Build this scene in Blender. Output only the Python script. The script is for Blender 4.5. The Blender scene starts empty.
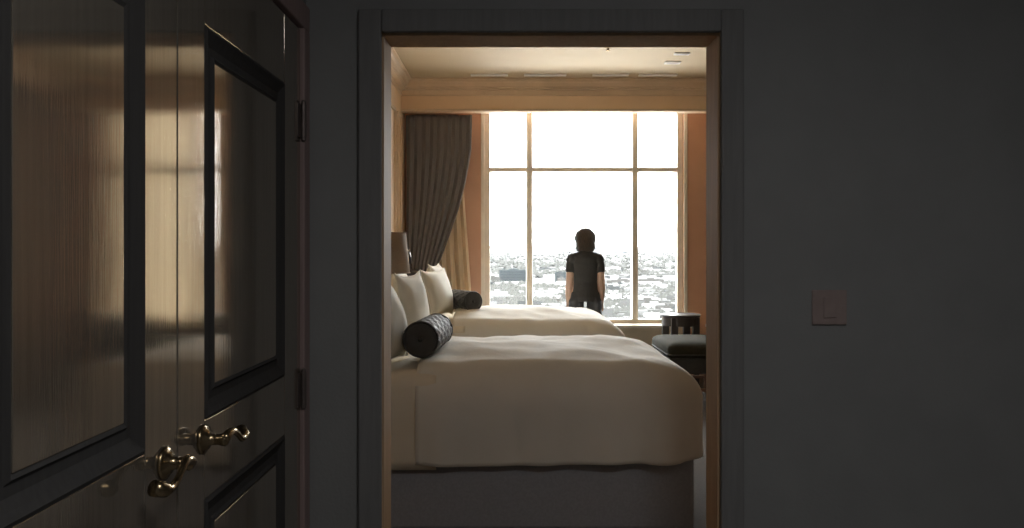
import bpy, bmesh, math, random
from mathutils import Vector, Matrix, noise
PI = math.pi
S = bpy.context.scene
C = S.collection
random.seed(7)

# ---------------------------------------------------------------- camera
CH = 1.40
cam_d = bpy.data.cameras.new('camera')
cam_d.sensor_width = 36.0
cam_d.lens = 800.0 / 1024.0 * 36.0
cam_d.shift_y = -14.0 / 1024.0
cam_d.clip_start = 0.05
cam_d.clip_end = 60000
cam = bpy.data.objects.new('camera', cam_d)
cam.location = (0, 0, CH)
cam.rotation_euler = (PI / 2, 0, 0)
C.objects.link(cam)
S.camera = cam

# ---------------------------------------------------------------- world, exposure
SKY = 21.0
w = bpy.data.worlds.new('sky')
S.world = w
w.use_nodes = True
bg = w.node_tree.nodes['Background']
bg.inputs['Color'].default_value = (0.97, 0.985, 1.0, 1)
bg.inputs['Strength'].default_value = SKY
S.view_settings.view_transform = 'Standard'
S.view_settings.look = 'None'
S.view_settings.gamma = 1.0
S.view_settings.exposure = 0.0
S.view_settings.use_curve_mapping = False
S.cycles.use_denoising = True
S.cycles.max_bounces = 12
S.cycles.diffuse_bounces = 6
S.cycles.transparent_max_bounces = 12
S.cycles.sample_clamp_indirect = 8.0

WY = 8.90            # inner face of the window wall
W1 = (-0.31, 1.915)   # first window opening
W2 = (2.20, 3.10)    # second window opening further along the same wall
WZ = (0.575, 3.02)
BZ = 2.885           # underside of the bulkhead in front of the window


def portal(x0, x1):
    ld = bpy.data.lights.new('daylight_portal', 'AREA')
    ld.shape = 'RECTANGLE'
    ld.size = x1 - x0
    ld.size_y = WZ[1] - WZ[0]
    ld.cycles.is_portal = True
    o = bpy.data.objects.new('daylight_portal', ld)
    o.location = ((x0 + x1) / 2, WY + 0.22, (WZ[0] + WZ[1]) / 2)
    o.rotation_euler = (-PI / 2, 0, 0)
    C.objects.link(o)


portal(*W1)
portal(*W2)

# ---------------------------------------------------------------- materials


def mat(name, col, rough=0.6, col2=None, scale=8.0, stretch=(1, 1, 1), bump=0.0, bscale=None, spec=0.5,
        metal=0.0, coat=0.0, emit=None, trans=0.0, detail=4.0, bdist=0.01, sheen=0.0, lo=0.35, hi=0.65):
    m = bpy.data.materials.new(name)
    m.use_nodes = True
    nt = m.node_tree
    N, L = nt.nodes, nt.links
    b = N['Principled BSDF']
    b.inputs['Roughness'].default_value = rough
    b.inputs['Specular IOR Level'].default_value = spec
    b.inputs['Metallic'].default_value = metal
    b.inputs['Coat Weight'].default_value = coat
    b.inputs['Sheen Weight'].default_value = sheen
    tc = N.new('ShaderNodeTexCoord')
    mp = N.new('ShaderNodeMapping')
    mp.inputs['Scale'].default_value = stretch
    L.new(tc.outputs['Object'], mp.inputs['Vector'])
    nz = N.new('ShaderNodeTexNoise')
    nz.inputs['Scale'].default_value = scale
    nz.inputs['Detail'].default_value = detail
    L.new(mp.outputs['Vector'], nz.inputs['Vector'])
    rp = N.new('ShaderNodeValToRGB')
    c2 = col2 or tuple(c * 0.88 for c in col)
    rp.color_ramp.elements[0].color = (*c2, 1)
    rp.color_ramp.elements[0].position = lo
    rp.color_ramp.elements[1].color = (*col, 1)
    rp.color_ramp.elements[1].position = hi
    L.new(nz.outputs['Fac'], rp.inputs['Fac'])
    L.new(rp.outputs['Color'], b.inputs['Base Color'])
    if bump:
        nb = N.new('ShaderNodeTexNoise')
        nb.inputs['Scale'].default_value = bscale or scale * 4
        nb.inputs['Detail'].default_value = 3.0
        L.new(mp.outputs['Vector'], nb.inputs['Vector'])
        bp = N.new('ShaderNodeBump')
        bp.inputs['Strength'].default_value = bump
        bp.inputs['Distance'].default_value = bdist
        L.new(nb.outputs['Fac'], bp.inputs['Height'])
        L.new(bp.outputs['Normal'], b.inputs['Normal'])
    if emit:
        b.inputs['Emission Color'].default_value = (*emit[0], 1)
        b.inputs['Emission Strength'].default_value = emit[1]
    if trans:
        out = N['Material Output']
        tr = N.new('ShaderNodeBsdfTranslucent')
        L.new(rp.outputs['Color'], tr.inputs['Color'])
        mx = N.new('ShaderNodeMixShader')
        mx.inputs['Fac'].default_value = trans
        L.new(b.outputs['BSDF'], mx.inputs[1])
        L.new(tr.outputs['BSDF'], mx.inputs[2])
        L.new(mx.outputs['Shader'], out.inputs['Surface'])
    return m


def matte(name, col, col2, scale):
    m = mat(name, col, col2=col2, scale=scale)
    N, L = m.node_tree.nodes, m.node_tree.links
    d = N.new('ShaderNodeBsdfDiffuse')
    src = N['Principled BSDF'].inputs['Base Color'].links[0].from_socket
    L.new(src, d.inputs['Color'])
    L.new(d.outputs[0], N['Material Output'].inputs['Surface'])
    return m


def glass_mat():
    m = bpy.data.materials.new('window_glass')
    m.use_nodes = True
    nt = m.node_tree
    N, L = nt.nodes, nt.links
    N.remove(N['Principled BSDF'])
    t = N.new('ShaderNodeBsdfTransparent')
    t.inputs['Color'].default_value = (0.97, 0.98, 0.98, 1)
    g = N.new('ShaderNodeBsdfGlossy')
    g.inputs['Roughness'].default_value = 0.02
    f = N.new('ShaderNodeFresnel')
    f.inputs['IOR'].default_value = 1.3
    mx = N.new('ShaderNodeMixShader')
    L.new(f.outputs[0], mx.inputs[0])
    L.new(t.outputs[0], mx.inputs[1])
    L.new(g.outputs[0], mx.inputs[2])
    L.new(mx.outputs[0], N['Material Output'].inputs['Surface'])
    return m


M = {}
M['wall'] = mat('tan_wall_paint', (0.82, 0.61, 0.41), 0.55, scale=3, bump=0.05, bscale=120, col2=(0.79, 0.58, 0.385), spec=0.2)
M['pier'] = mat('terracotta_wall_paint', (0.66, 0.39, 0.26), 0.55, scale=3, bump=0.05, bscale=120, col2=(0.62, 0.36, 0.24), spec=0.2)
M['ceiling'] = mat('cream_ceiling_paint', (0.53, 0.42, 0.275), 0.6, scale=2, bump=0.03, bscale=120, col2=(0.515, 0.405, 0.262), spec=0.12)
M['brownwall'] = mat('brown_wallcovering', (0.20, 0.14, 0.10), 0.7, scale=5, spec=0.15)
M['crown'] = mat('cream_trim_paint', (0.74, 0.57, 0.40), 0.45, scale=4, spec=0.3)
M['cream'] = mat('cream_apron_paint', (0.93, 0.80, 0.58), 0.5, scale=4)
M['frame'] = mat('cream_window_frame_paint', (0.90, 0.82, 0.68), 0.4, scale=6)
M['jamb'] = mat('tan_door_lining_paint', (0.50, 0.34, 0.21), 0.64, scale=10, stretch=(6, 6, 0.5), spec=0.06)
M['carpet'] = mat('brown_carpet', (0.10, 0.08, 0.065), 0.95, scale=60, bump=0.5, bscale=300, col2=(0.075, 0.06, 0.05))
M['hallwall'] = mat('charcoal_hall_wallcovering', (0.24, 0.24, 0.24), 0.85, scale=5, bump=0.15, bscale=90, spec=0.1, col2=(0.225, 0.225, 0.225))
M['hallfloor'] = mat('dark_stone_floor', (0.2, 0.19, 0.18), 0.6, scale=2)
M['casing'] = mat('dark_stained_casing', (0.195, 0.192, 0.19), 0.85, scale=14, stretch=(5, 5, 0.4), spec=0.2)
M['hallred'] = mat('reddish_brown_jamb_wood', (0.30, 0.22, 0.21), 0.6, scale=14, stretch=(5, 5, 0.4), spec=0.25)
M['doorwood'] = mat('dark_varnished_wood', (0.40, 0.355, 0.295), 0.075, scale=30, stretch=(3, 3, 0.10), bump=0.06, bscale=90,
                    col2=(0.33, 0.29, 0.24), metal=0.76, spec=0.5, bdist=0.0015)
M['moulding'] = mat('dark_moulding_wood', (0.055, 0.053, 0.052), 0.85, scale=30, stretch=(3, 3, 0.1), spec=0.02)
M['brass'] = mat('antique_brass', (0.42, 0.32, 0.19), 0.25, metal=1.0, scale=20, col2=(0.30, 0.23, 0.14))
M['bronze'] = mat('dark_bronze', (0.16, 0.13, 0.12), 0.4, metal=0.5, scale=20)
M['plate'] = mat('brown_switch_plate', (0.30, 0.235, 0.22), 0.6, scale=20, spec=0.2)
M['linen'] = mat('cream_duvet_cotton', (0.83, 0.80, 0.72), 0.85, scale=3, bump=0.12, bscale=14, col2=(0.79, 0.755, 0.67), sheen=0.1, bdist=0.02)
M['sheet'] = mat('ivory_sheet_cotton', (0.84, 0.77, 0.63), 0.85, scale=4, bump=0.15, bscale=20, col2=(0.79, 0.71, 0.56), bdist=0.01)
M['pillow'] = mat('ivory_pillow_cotton', (0.82, 0.79, 0.69), 0.85, scale=5, bump=0.1, bscale=18, bdist=0.008)
M['skirt'] = mat('charcoal_bed_upholstery', (0.42, 0.43, 0.46), 0.9, scale=90, bump=0.2, bscale=300)
M['headboard'] = mat('brown_headboard_leather', (0.16, 0.10, 0.07), 0.5, scale=10, bump=0.1)
M['bolster'] = mat('black_lattice_bolster_fabric', (0.070, 0.068, 0.066), 0.6, scale=40, bump=0.3, bscale=200, sheen=0.2)
M['piping'] = mat('black_satin_piping', (0.05, 0.05, 0.05), 0.45, scale=40)
M['curtain'] = mat('dark_brown_curtain_velvet', (0.165, 0.152, 0.146), 0.75, scale=20, stretch=(4, 4, 0.3), bump=0.1, sheen=0.2, col2=(0.14, 0.128, 0.122))
M['sheer'] = mat('cream_curtain_lining', (0.84, 0.68, 0.46), 0.85, scale=10, stretch=(4, 4, 0.3), trans=0.35)
M['shade'] = mat('brown_linen_lampshade', (0.42, 0.33, 0.25), 0.85, scale=60, stretch=(1, 1, 3), trans=0.3, bump=0.1)
M['darkwood'] = mat('espresso_furniture_wood', (0.055, 0.047, 0.042), 0.35, scale=20, stretch=(1, 6, 6), spec=0.5)
M['ceramic'] = mat('black_ceramic_glaze', (0.02, 0.02, 0.02), 0.15, scale=10)
M['blackmetal'] = mat('black_metal', (0.03, 0.03, 0.03), 0.3, scale=20)
M['olive'] = mat('olive_grey_upholstery', (0.052, 0.050, 0.038), 0.95, scale=40, bump=0.15, bscale=200, spec=0.05)
M['oliveside'] = mat('charcoal_upholstery', (0.075, 0.072, 0.068), 0.85, scale=40, bump=0.15, bscale=200)
M['legwood'] = mat('reddish_leg_wood', (0.30, 0.17, 0.11), 0.4, scale=20, stretch=(5, 5, 0.4))
M['white'] = mat('white_enamel', (0.93, 0.91, 0.86), 0.3, scale=10)
M['skin'] = mat('skin', (0.52, 0.34, 0.25), 0.5, scale=12, col2=(0.48, 0.31, 0.225))
M['shirt'] = mat('black_shirt_cotton', (0.045, 0.044, 0.042), 0.85, scale=30, bump=0.2, bscale=40, bdist=0.01)
M['pants'] = mat('black_trouser_cotton', (0.042, 0.042, 0.043), 0.85, scale=30, bump=0.2, bscale=40)
M['hair'] = mat('dark_brown_hair', (0.075, 0.055, 0.040), 0.6, scale=40, stretch=(6, 6, 0.5), bump=0.5, bscale=120, col2=(0.03, 0.022, 0.017))
M['glass'] = glass_mat()
M['fillglow'] = mat('fill_light_diffuser', (0.8, 0.75, 0.65), 0.5, emit=((1.0, 0.985, 0.97), 19.0))  # glow of the added hall fill

# ---------------------------------------------------------------- helpers


def tag(o, label=None, cat=None, group=None, kind=None):
    if label: o['label'] = label
    if cat: o['category'] = cat
    if group: o['group'] = group
    if kind: o['kind'] = kind
    return o


def empty(name, loc=(0, 0, 0), rz=0):
    o = bpy.data.objects.new(name, None)
    o.location = loc
    o.rotation_euler = (0, 0, rz)
    o.empty_display_size = 0.1
    C.objects.link(o)
    return o


def obj(name, bm, m, parent=None, smooth=False, auto=None):
    me = bpy.data.meshes.new(name)
    bmesh.ops.recalc_face_normals(bm, faces=bm.faces)
    bm.to_mesh(me)
    bm.free()
    if m is not None:
        me.materials.append(M[m] if isinstance(m, str) else m)
    if smooth:
        for p in me.polygons: p.use_smooth = True
    o = bpy.data.objects.new(name, me)
    C.objects.link(o)
    if parent: o.parent = parent
    if auto:
        bpy_mod = o.modifiers.new('bevel', 'BEVEL')
        bpy_mod.width = auto
        bpy_mod.segments = 2
        bpy_mod.limit_method = 'ANGLE'
    return o


def box(bm, x0, x1, y0, y1, z0, z1):
    v = [bm.verts.new(p) for p in ((x0, y0, z0), (x1, y0, z0), (x1, y1, z0), (x0, y1, z0),
                                   (x0, y0, z1), (x1, y0, z1), (x1, y1, z1), (x0, y1, z1))]
    for f in ((0, 3, 2, 1), (4, 5, 6, 7), (0, 1, 5, 4), (1, 2, 6, 5), (2, 3, 7, 6), (3, 0, 4, 7)):
        bm.faces.new([v[i] for i in f])
    return v


def boxes(*bs):
    bm = bmesh.new()
    for b in bs: box(bm, *b)
    return bm


def loft(bm, rings, close=True, cap=True):
    vs = [[bm.verts.new(p) for p in r] for r in rings]
    n = len(vs[0])
    for a, b in zip(vs, vs[1:]):
        for i in range(n if close else n - 1):
            j = (i + 1) % n
            bm.faces.new((a[i], a[j], b[j], b[i]))
    if cap and close:
        bm.faces.new(vs[0][::-1])
        bm.faces.new(vs[-1])
    return vs


def lathe(bm, prof, seg=24, c=(0, 0, 0), mtx=None, cap=True):
    rings = []
    for r, z in prof:
        ring = []
        for i in range(seg):
            a = 2 * PI * i / seg
            p = Vector((r * math.cos(a), r * math.sin(a), z))
            if mtx: p = mtx @ p
            ring.append(p + Vector(c))
        rings.append(ring)
    return loft(bm, rings, True, cap)


def tube(bm, pts, rad, seg=10, flat=1.0):
    pts = [Vector(p) for p in pts]
    rs = rad if isinstance(rad, (list, tuple)) else [rad] * len(pts)
    rings = []
    for i, p in enumerate(pts):
        t = (pts[min(i + 1, len(pts) - 1)] - pts[max(i - 1, 0)]).normalized()
        up = Vector((0, 0, 1)) if abs(t.z) < 0.9 else Vector((0, 1, 0))
        s = t.cross(up).normalized()
        u = s.cross(t)
        rings.append([p + s * rs[i] * math.cos(2 * PI * k / seg) + u * rs[i] * flat * math.sin(2 * PI * k / seg) for k in range(seg)])
    loft(bm, rings)


def extrude_profile(bm, prof, a, b, u, v):
    """closed profile of (p,q) along a->b, p along u, q along v"""
    a, b, u, v = map(Vector, (a, b, u, v))
    loft(bm, [[a + u * p + v * q for p, q in prof], [b + u * p + v * q for p, q in prof]])


def copy_tree(o, parent=None):
    c = o.copy()
    C.objects.link(c)
    c.parent = parent
    for ch in list(o.children):
        copy_tree(ch, c)
    return c


def struct(name, bm, m, label=None, **k):
    return tag(obj(name, bm, m, **k), label, kind='structure')


# ================================================================ BEDROOM SHELL
XL, XR = -1.19, 3.55
DY0, DY1 = 2.50, 2.645
DX0, DX1, DZ = -0.40, 0.642, 2.07
CZ = 3.22
HX0, HX1, HY0, HZ = -0.64, 1.95, -1.6, 2.62

struct('floor', boxes((XL - .2, XR + .2, DY1, WY + .2, -.12, 0)), 'carpet', 'brown bedroom carpet')
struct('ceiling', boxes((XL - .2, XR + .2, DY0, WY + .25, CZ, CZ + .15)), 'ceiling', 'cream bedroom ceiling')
wall_left = struct('wall_left', boxes((XL - .15, XL, DY1, WY + .2, 0, CZ)), 'wall', 'tan bedroom wall behind the beds')
struct('wall_right', boxes((XR, XR + .15, DY1, WY + .2, 0, CZ)), 'brownwall', 'brown bedroom wall opposite the beds')
wt = WY + .2
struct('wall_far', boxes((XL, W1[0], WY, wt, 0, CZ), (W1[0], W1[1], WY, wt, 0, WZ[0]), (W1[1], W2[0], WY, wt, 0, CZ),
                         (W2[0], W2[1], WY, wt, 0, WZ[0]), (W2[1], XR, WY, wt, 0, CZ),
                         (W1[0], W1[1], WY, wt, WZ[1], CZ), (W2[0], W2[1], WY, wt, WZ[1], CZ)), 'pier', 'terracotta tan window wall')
# bulkhead above the window
BY = 8.58
struct('trim_1', boxes((XL, XR, BY, BY + .12, BZ, CZ)), 'wall', 'tan bulkhead above the window')
# crown moulding: profile p (out from the wall), q (down from the ceiling)
cp = [(0, 0), (.125, 0), (.125, .016), (.100, .020), (.100, .034), (.085, .050), (.078, .078), (.078, .090), (.060, .094), (.060, .106), (.014, .110), (.014, .164), (0, .168)]
bm = bmesh.new(); extrude_profile(bm, cp, (XL, BY, CZ), (XR, BY, CZ), (0, -1, 0), (0, 0, -1))
struct('trim_2', bm, 'crown', 'stepped crown moulding on the bulkhead')
bm = bmesh.new(); extrude_profile(bm, cp, (XL, DY1, CZ), (XL, BY, CZ), (1, 0, 0), (0, 0, -1))
struct('trim_3', bm, 'crown', 'stepped crown moulding above the beds')
bm = bmesh.new(); extrude_profile(bm, cp, (XR, DY1, CZ), (XR, BY, CZ), (-1, 0, 0), (0, 0, -1))
struct('trim_4', bm, 'crown', 'stepped crown moulding opposite the beds')
# bead along the lower edge of the bulkhead
bm = bmesh.new(); extrude_profile(bm, [(0, 0), (.018, 0), (.022, .010), (.016, .026), (0, .03)], (XL, BY, BZ), (XR, BY, BZ), (0, -1, 0), (0, 0, 1))
struct('trim_5', bm, 'crown', 'thin bead along the bulkhead edge')
# wall panel mouldings
for y0, y1 in ((2.9, 4.9), (5.15, 6.4), (6.6, 8.1), (8.24, 8.50)):
    bm = bmesh.new()
    for (ya, yb, za, zb) in ((y0, y1, 1.30, 1.335), (y0, y1, 2.80, 2.835), (y0, y0 + .035, 1.335, 2.80), (y1 - .035, y1, 1.335, 2.80)):
        box(bm, XL, XL + .022, ya, yb, za, zb)
    obj('panel_moulding', bm, 'crown', wall_left, auto=.006)
struct('baseboard_left', boxes((XL, XL + .018, DY1, WY, 0, .14)), 'crown', 'cream baseboard behind the beds')
struct('trim_6', boxes((W1[0] - .05, W1[1] + .05, WY - .02, WY, .14, WZ[0] - .03)), 'cream', 'cream panel below the window')
struct('baseboard_far', boxes((XL + .02, XR, WY - .018, WY, 0, .14)), 'crown', 'cream baseboard under the window')

# windows -------------------------------------------------------------------


def window(name, x0, x1, mull, trans_z, label):
    root = tag(empty(name, ((x0 + x1) / 2, WY, 0)), label, kind='structure')
    ox = (x0 + x1) / 2
    fy0, fy1 = .07, .15
    fw = .062
    z0, z1 = WZ
    obj('frame', boxes((x0 - ox, x0 + fw - ox, fy0, fy1, z0, z1), (x1 - fw - ox, x1 - ox, fy0, fy1, z0, z1),
                       (x0 + fw - ox, x1 - fw - ox, fy0, fy1, z0, z0 + .05), (x0 + fw - ox, x1 - fw - ox, fy0, fy1, z1 - .03, z1)), 'frame', root, auto=.006)
    # architrave around the opening on the room side
    obj('casing', boxes((x0 - .035 - ox, x0 + .004 - ox, -.014, 0, z0, z1), (x1 - .004 - ox, x1 + .035 - ox, -.014, 0, z0, z1)), 'frame', root, auto=.004)
    xs = [x0 + fw] + [m for mm in mull for m in (mm - .036, mm + .036)] + [x1 - fw]
    for mm in mull:
        bm = bmesh.new()
        extrude_profile(bm, [(-.030, fy0 - .03), (.030, fy0 - .03), (.036, fy0 + .035), (.036, fy1), (-.036, fy1), (-.036, fy0 + .035)], (mm - ox, 0, z0 + .05), (mm - ox, 0, z1 - .03), (1, 0, 0), (0, 1, 0))
        obj('mullion', bm, 'frame', root)
    for a, b in zip(xs[::2], xs[1::2]):
        bm = bmesh.new()
        extrude_profile(bm, [(-.022, fy0 - .02), (.022, fy0 - .02), (.030, fy0 + .035), (.030, fy1), (-.030, fy1), (-.030, fy0 + .035)], (a - ox, 0, trans_z), (b - ox, 0, trans_z), (0, 0, 1), (0, 1, 0))
        obj('transom', bm, 'frame', root)
        for za, zb in ((z0 + .05, trans_z - .030), (trans_z + .030, z1 - .03)):
            obj('pane', boxes((a - ox, b - ox, fy0 + .035, fy0 + .043, za, zb)), 'glass', root)
    obj('window_sill', boxes((x0 - .05 - ox, x1 + .05 - ox, -.17, fy0, z0 - .030, z0 + .004)), 'frame', root, auto=.006)
    return root


window('window_1', W1[0], W1[1], (.195, 1.378), 2.30, 'large three bay window with cream frames and a transom')
window('window_2', W2[0], W2[1], (2.74,), 2.30, 'second cream framed window further along')

M['screen'] = mat('tan_roller_screen_fabric', (0.66, 0.60, 0.50), 0.9, scale=120, bump=0.1, trans=0.75, col2=(0.61, 0.55, 0.455))
rb_ = tag(empty('roller_blind', ((W2[0] + W2[1]) / 2, WY + .035, WZ[1])), 'tan screen roller blind drawn over the second window', 'blind')
hw = (W2[1] - W2[0]) / 2 - .01
obj('fabric', boxes((-hw, hw, -.001, .001, WZ[0] + .03 - WZ[1], -.03)), 'screen', rb_)
bm = bmesh.new(); tube(bm, [(-hw, 0, -.028), (hw, 0, -.028)], .026, 14); obj('roller', bm, 'frame', rb_, smooth=True)
obj('bottom_bar', boxes((-hw, hw, -.007, .007, WZ[0] + .008 - WZ[1], WZ[0] + .032 - WZ[1])), 'frame', rb_)

# doorway wall --------------------------------------------------------------
LT = .02
wall_near = struct('wall_near', boxes((XL - .15, DX0 - LT, DY0 + .004, DY1, 0, CZ), (DX1 + LT, XR + .15, DY0 + .004, DY1, 0, CZ),
                                      (DX0 - LT, DX1 + LT, DY0 + .004, DY1, DZ + LT, CZ)), 'brownwall', 'bedroom side of the doorway wall')
struct('wall_end', boxes((HX0 - .25, DX0 - LT, DY0 - .012, DY0 + .004, 0, HZ + .1), (DX1 + LT, HX1 + .15, DY0 - .012, DY0 + .004, 0, HZ + .1),
                         (DX0 - LT, DX1 + LT, DY0 - .012, DY0 + .004, DZ + LT, HZ + .1)), 'hallwall', 'dark charcoal hall wall around the doorway')
lin = tag(empty('door_frame', (0, DY0, 0)), 'tan lined doorway opening from hall to bedroom', kind='structure')
obj('side_jamb', boxes((DX0 - LT, DX0, 0, DY1 - DY0, 0, DZ)), 'jamb', lin)
obj('side_jamb', boxes((DX1, DX1 + LT, 0, DY1 - DY0, 0, DZ)), 'jamb', lin)
obj('head_jamb', boxes((DX0 - LT, DX1 + LT, 0, DY1 - DY0, DZ, DZ + LT)), 'jamb', lin)
obj('casing', boxes((DX0 - .075, DX0 - .004, -.035, -.013, 0, DZ + .075)), 'casing', lin, auto=.006)
obj('casing', boxes((DX1 + .004, DX1 + .075, -.035, -.013, 0, DZ + .075)), 'casing', lin, auto=.006)
obj('head_casing', boxes((DX0 - .004, DX1 + .004, -.035, -.013, DZ + .004, DZ + .075)), 'casing', lin, auto=.006)

# hall ----------------------------------------------------------------------
LDY0, LDYM, LDY1 = 0.83, 1.53, 2.42      # double doors in the hall's side wall
LDZ = 2.07
struct('floor_hall', boxes((HX0 - .25, HX1 + .15, HY0 - .15, DY1, -.12, -.002)), 'hallfloor', 'dark hall floor')
struct('ceiling_hall', boxes((HX0 - .25, HX1 + .15, HY0 - .15, DY0 - .012, HZ, HZ + .1)), 'hallwall', 'dark hall ceiling')
struct('wall_hall_left', boxes((HX0 - .15, HX0, HY0, LDY0 - .03, 0, HZ), (HX0 - .15, HX0, LDY1 + .05, DY0 - .012, 0, HZ),
                               (HX0 - .15, HX0, LDY0 - .03, LDY1 + .05, LDZ + .03, HZ), (HX0 - .25, HX0 - .15, HY0, DY0 - .012, 0, HZ)), 'hallwall', 'dark hall wall around the double doors')
struct('wall_hall_right', boxes((HX1, HX1 + .15, HY0, DY0 - .012, 0, HZ)), 'hallwall', 'dark hall wall opposite the double doors')
struct('wall_hall_back', boxes((HX0 - .25, HX1 + .15, HY0 - .15, HY0, 0, HZ)), 'hallwall', 'dark hall wall behind the viewer')
fr = tag(empty('door_frame', (HX0, LDYM, 0)), 'reddish brown frame around the dark double doors', kind='structure')
obj('side_jamb', boxes((-.15, .012, LDY1 + .003 - LDYM, LDY1 + .066 - LDYM, 0, LDZ + .004)), 'hallred', fr, auto=.004)
obj('side_jamb', boxes((-.15, .012, LDY0 - .06 - LDYM, LDY0 - .003 - LDYM, 0, LDZ + .004)), 'hallred', fr, auto=.004)
obj('head_jamb', boxes((-.15, .012, LDY0 - .06 - LDYM, LDY1 + .066 - LDYM, LDZ + .004, LDZ + .08)), 'hallred', fr, auto=.004)


def moulding_frame(bm, y0, y1, z0, z1, wd, xin, xout):
    """sloped picture-frame moulding: outer edge at xout height, step and inner edge at xin"""
    lv = [(0.0, xout), (.12, xout + .004), (.3, xout - .002), (.55, (xin + xout) / 2 - .006), (.8, xin - .002), (.9, xin + .004), (1.0, xin)]
    rings = []
    for t, x in lv:
        d = t * wd
        rings.append([(x, y0 + d, z0 + d), (x, y1 - d, z0 + d), (x, y1 - d, z1 - d), (x, y0 + d, z1 - d)])
    loft(bm, rings, True, False)


def panel_door(name, ya, yb, py0, py1, label, hinge_y, lever_y, lever_dir):
    """leaf lying in the wall plane; py0..py1 is the moulded panel opening"""
    root = tag(empty(name, (HX0, (ya + yb) / 2, 0)), label, kind='structure')
    oy = (ya + yb) / 2
    th = -.045
    zr = ((.012, .20), (.88, 1.045), (1.87, LDZ - .003))
    obj('stile', boxes((th, 0, ya + .002 - oy, py0 - oy, .012, LDZ - .003)), 'doorwood', root, auto=.002)
    obj('stile', boxes((th, 0, py1 - oy, yb - .002 - oy, .012, LDZ - .003)), 'doorwood', root, auto=.002)
    for za, zb in zr:
        obj('rail', boxes((th, 0, py0 - oy, py1 - oy, za, zb)), 'doorwood', root, auto=.002)
    mw = .066
    for za, zb in ((.20, .88), (1.045, 1.87)):
        bm = bmesh.new()
        moulding_frame(bm, py0 - oy, py1 - oy, za, zb, mw, -.006, 0)
        obj('moulding', bm, 'moulding', root)
        obj('panel', boxes((th + .005, -.004, py0 + mw - oy, py1 - mw - oy, za + mw, zb - mw)), 'doorwood', root, auto=.002)
    for hz in (.25, .98, 1.79):
        hb = bmesh.new()
        lathe(hb, [(.004, -.062), (.0075, -.058), (.0075, -.05), (.0085, -.049), (.0085, .049), (.0075, .05), (.0075, .058), (.004, .062)], 12, (.010, hinge_y - oy, hz))
        s = 1 if hinge_y > oy else -1
        box(hb, -.001, .002, hinge_y - oy - s * .002, hinge_y - oy - s * .036, hz - .05, hz + .05)
        obj('hinge', hb, 'bronze', root)
    # lever handle on a shaped rose
    rb = bmesh.new()
    rot = Matrix.Rotation(PI / 2, 3, 'Y')
    lathe(rb, [(.002, .0), (.030, .0), (.031, .004), (.027, .007), (.022, .008), (.020, .013), (.012, .015), (.011, .034), (.013, .040), (.014, .047), (.010, .053), (.002, .054)], 24, (0, lever_y - oy, 1.008), rot)
    ro = obj('handle_rosette', rb, 'brass', root, smooth=True)
    lb = bmesh.new()
    pts, rr = [], []
    for i in range(15):
        t = i / 14
        pts.append((.046 + .008 * math.sin(t * PI) - (.010 * max(0, t - .85) / .15), lever_y - oy + lever_dir * (t * .135 - .008), 1.008 + .013 * math.sin(t * 2 * PI) - .008 * t))
        rr.append(.0085 + .004 * math.cos(t * 2 * PI) * .6 + (.003 if t > .85 else 0))
    tube(lb, pts, rr, 12)
    obj('lever', lb, 'brass', ro, smooth=True)
    return root


panel_door('door_1', LDY0, LDYM, 0.965, 1.395, 'narrow dark varnished panel door leaf with brass lever', LDY0, 1.472, -1)
panel_door('door_2', LDYM, LDY1, 1.666, 2.25, 'wide dark varnished panel door leaf with brass lever and hinges', LDY1, 1.655, 1)

# added fill light, unseen behind the viewer, lifts the dark hall
lm = tag(empty('hall_fill_light', (.50, .35, HZ)), 'added unseen round fill light on the dark hall ceiling', 'light')
bm = bmesh.new(); lathe(bm, [(.01, 0), (.31, 0), (.31, -.025), (.29, -.03), (.01, -.03)], 28)
obj('rim', bm, 'brass', lm, smooth=False)
bm = bmesh.new(); lathe(bm, [(.01, -.03), (.285, -.03), (.27, -.05), (.2, -.07), (.06, -.08), (.005, -.082)], 28)
obj('diffuser', bm, 'fillglow', lm, smooth=True)

# switch plate
sp = tag(empty('light_switch', (.985, DY0 - .012, 1.222)), 'square brown switch plate on the dark hall wall', 'switch')
obj('plate', boxes((-.054, .054, -.008, 0, -.054, .054)), 'plate', sp, auto=.003)
obj('rocker', boxes((-.020, .020, -.013, -.008, -.032, .032)), 'plate', sp, auto=.002)
for sx in (-.04, .04):
    bm = bmesh.new(); lathe(bm, [(.0005, .008), (.003, .008), (.003, .0095), (.0005, .010)], 8, (sx, 0, 0), Matrix.Rotation(PI / 2, 3, 'X'))
    obj('screw', bm, 'plate', sp)

# ================================================================ BEDS


def fbm(x, y, z=0.0, s=1.0):
    return noise.noise(Vector((x * s, y * s, z)))


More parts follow.
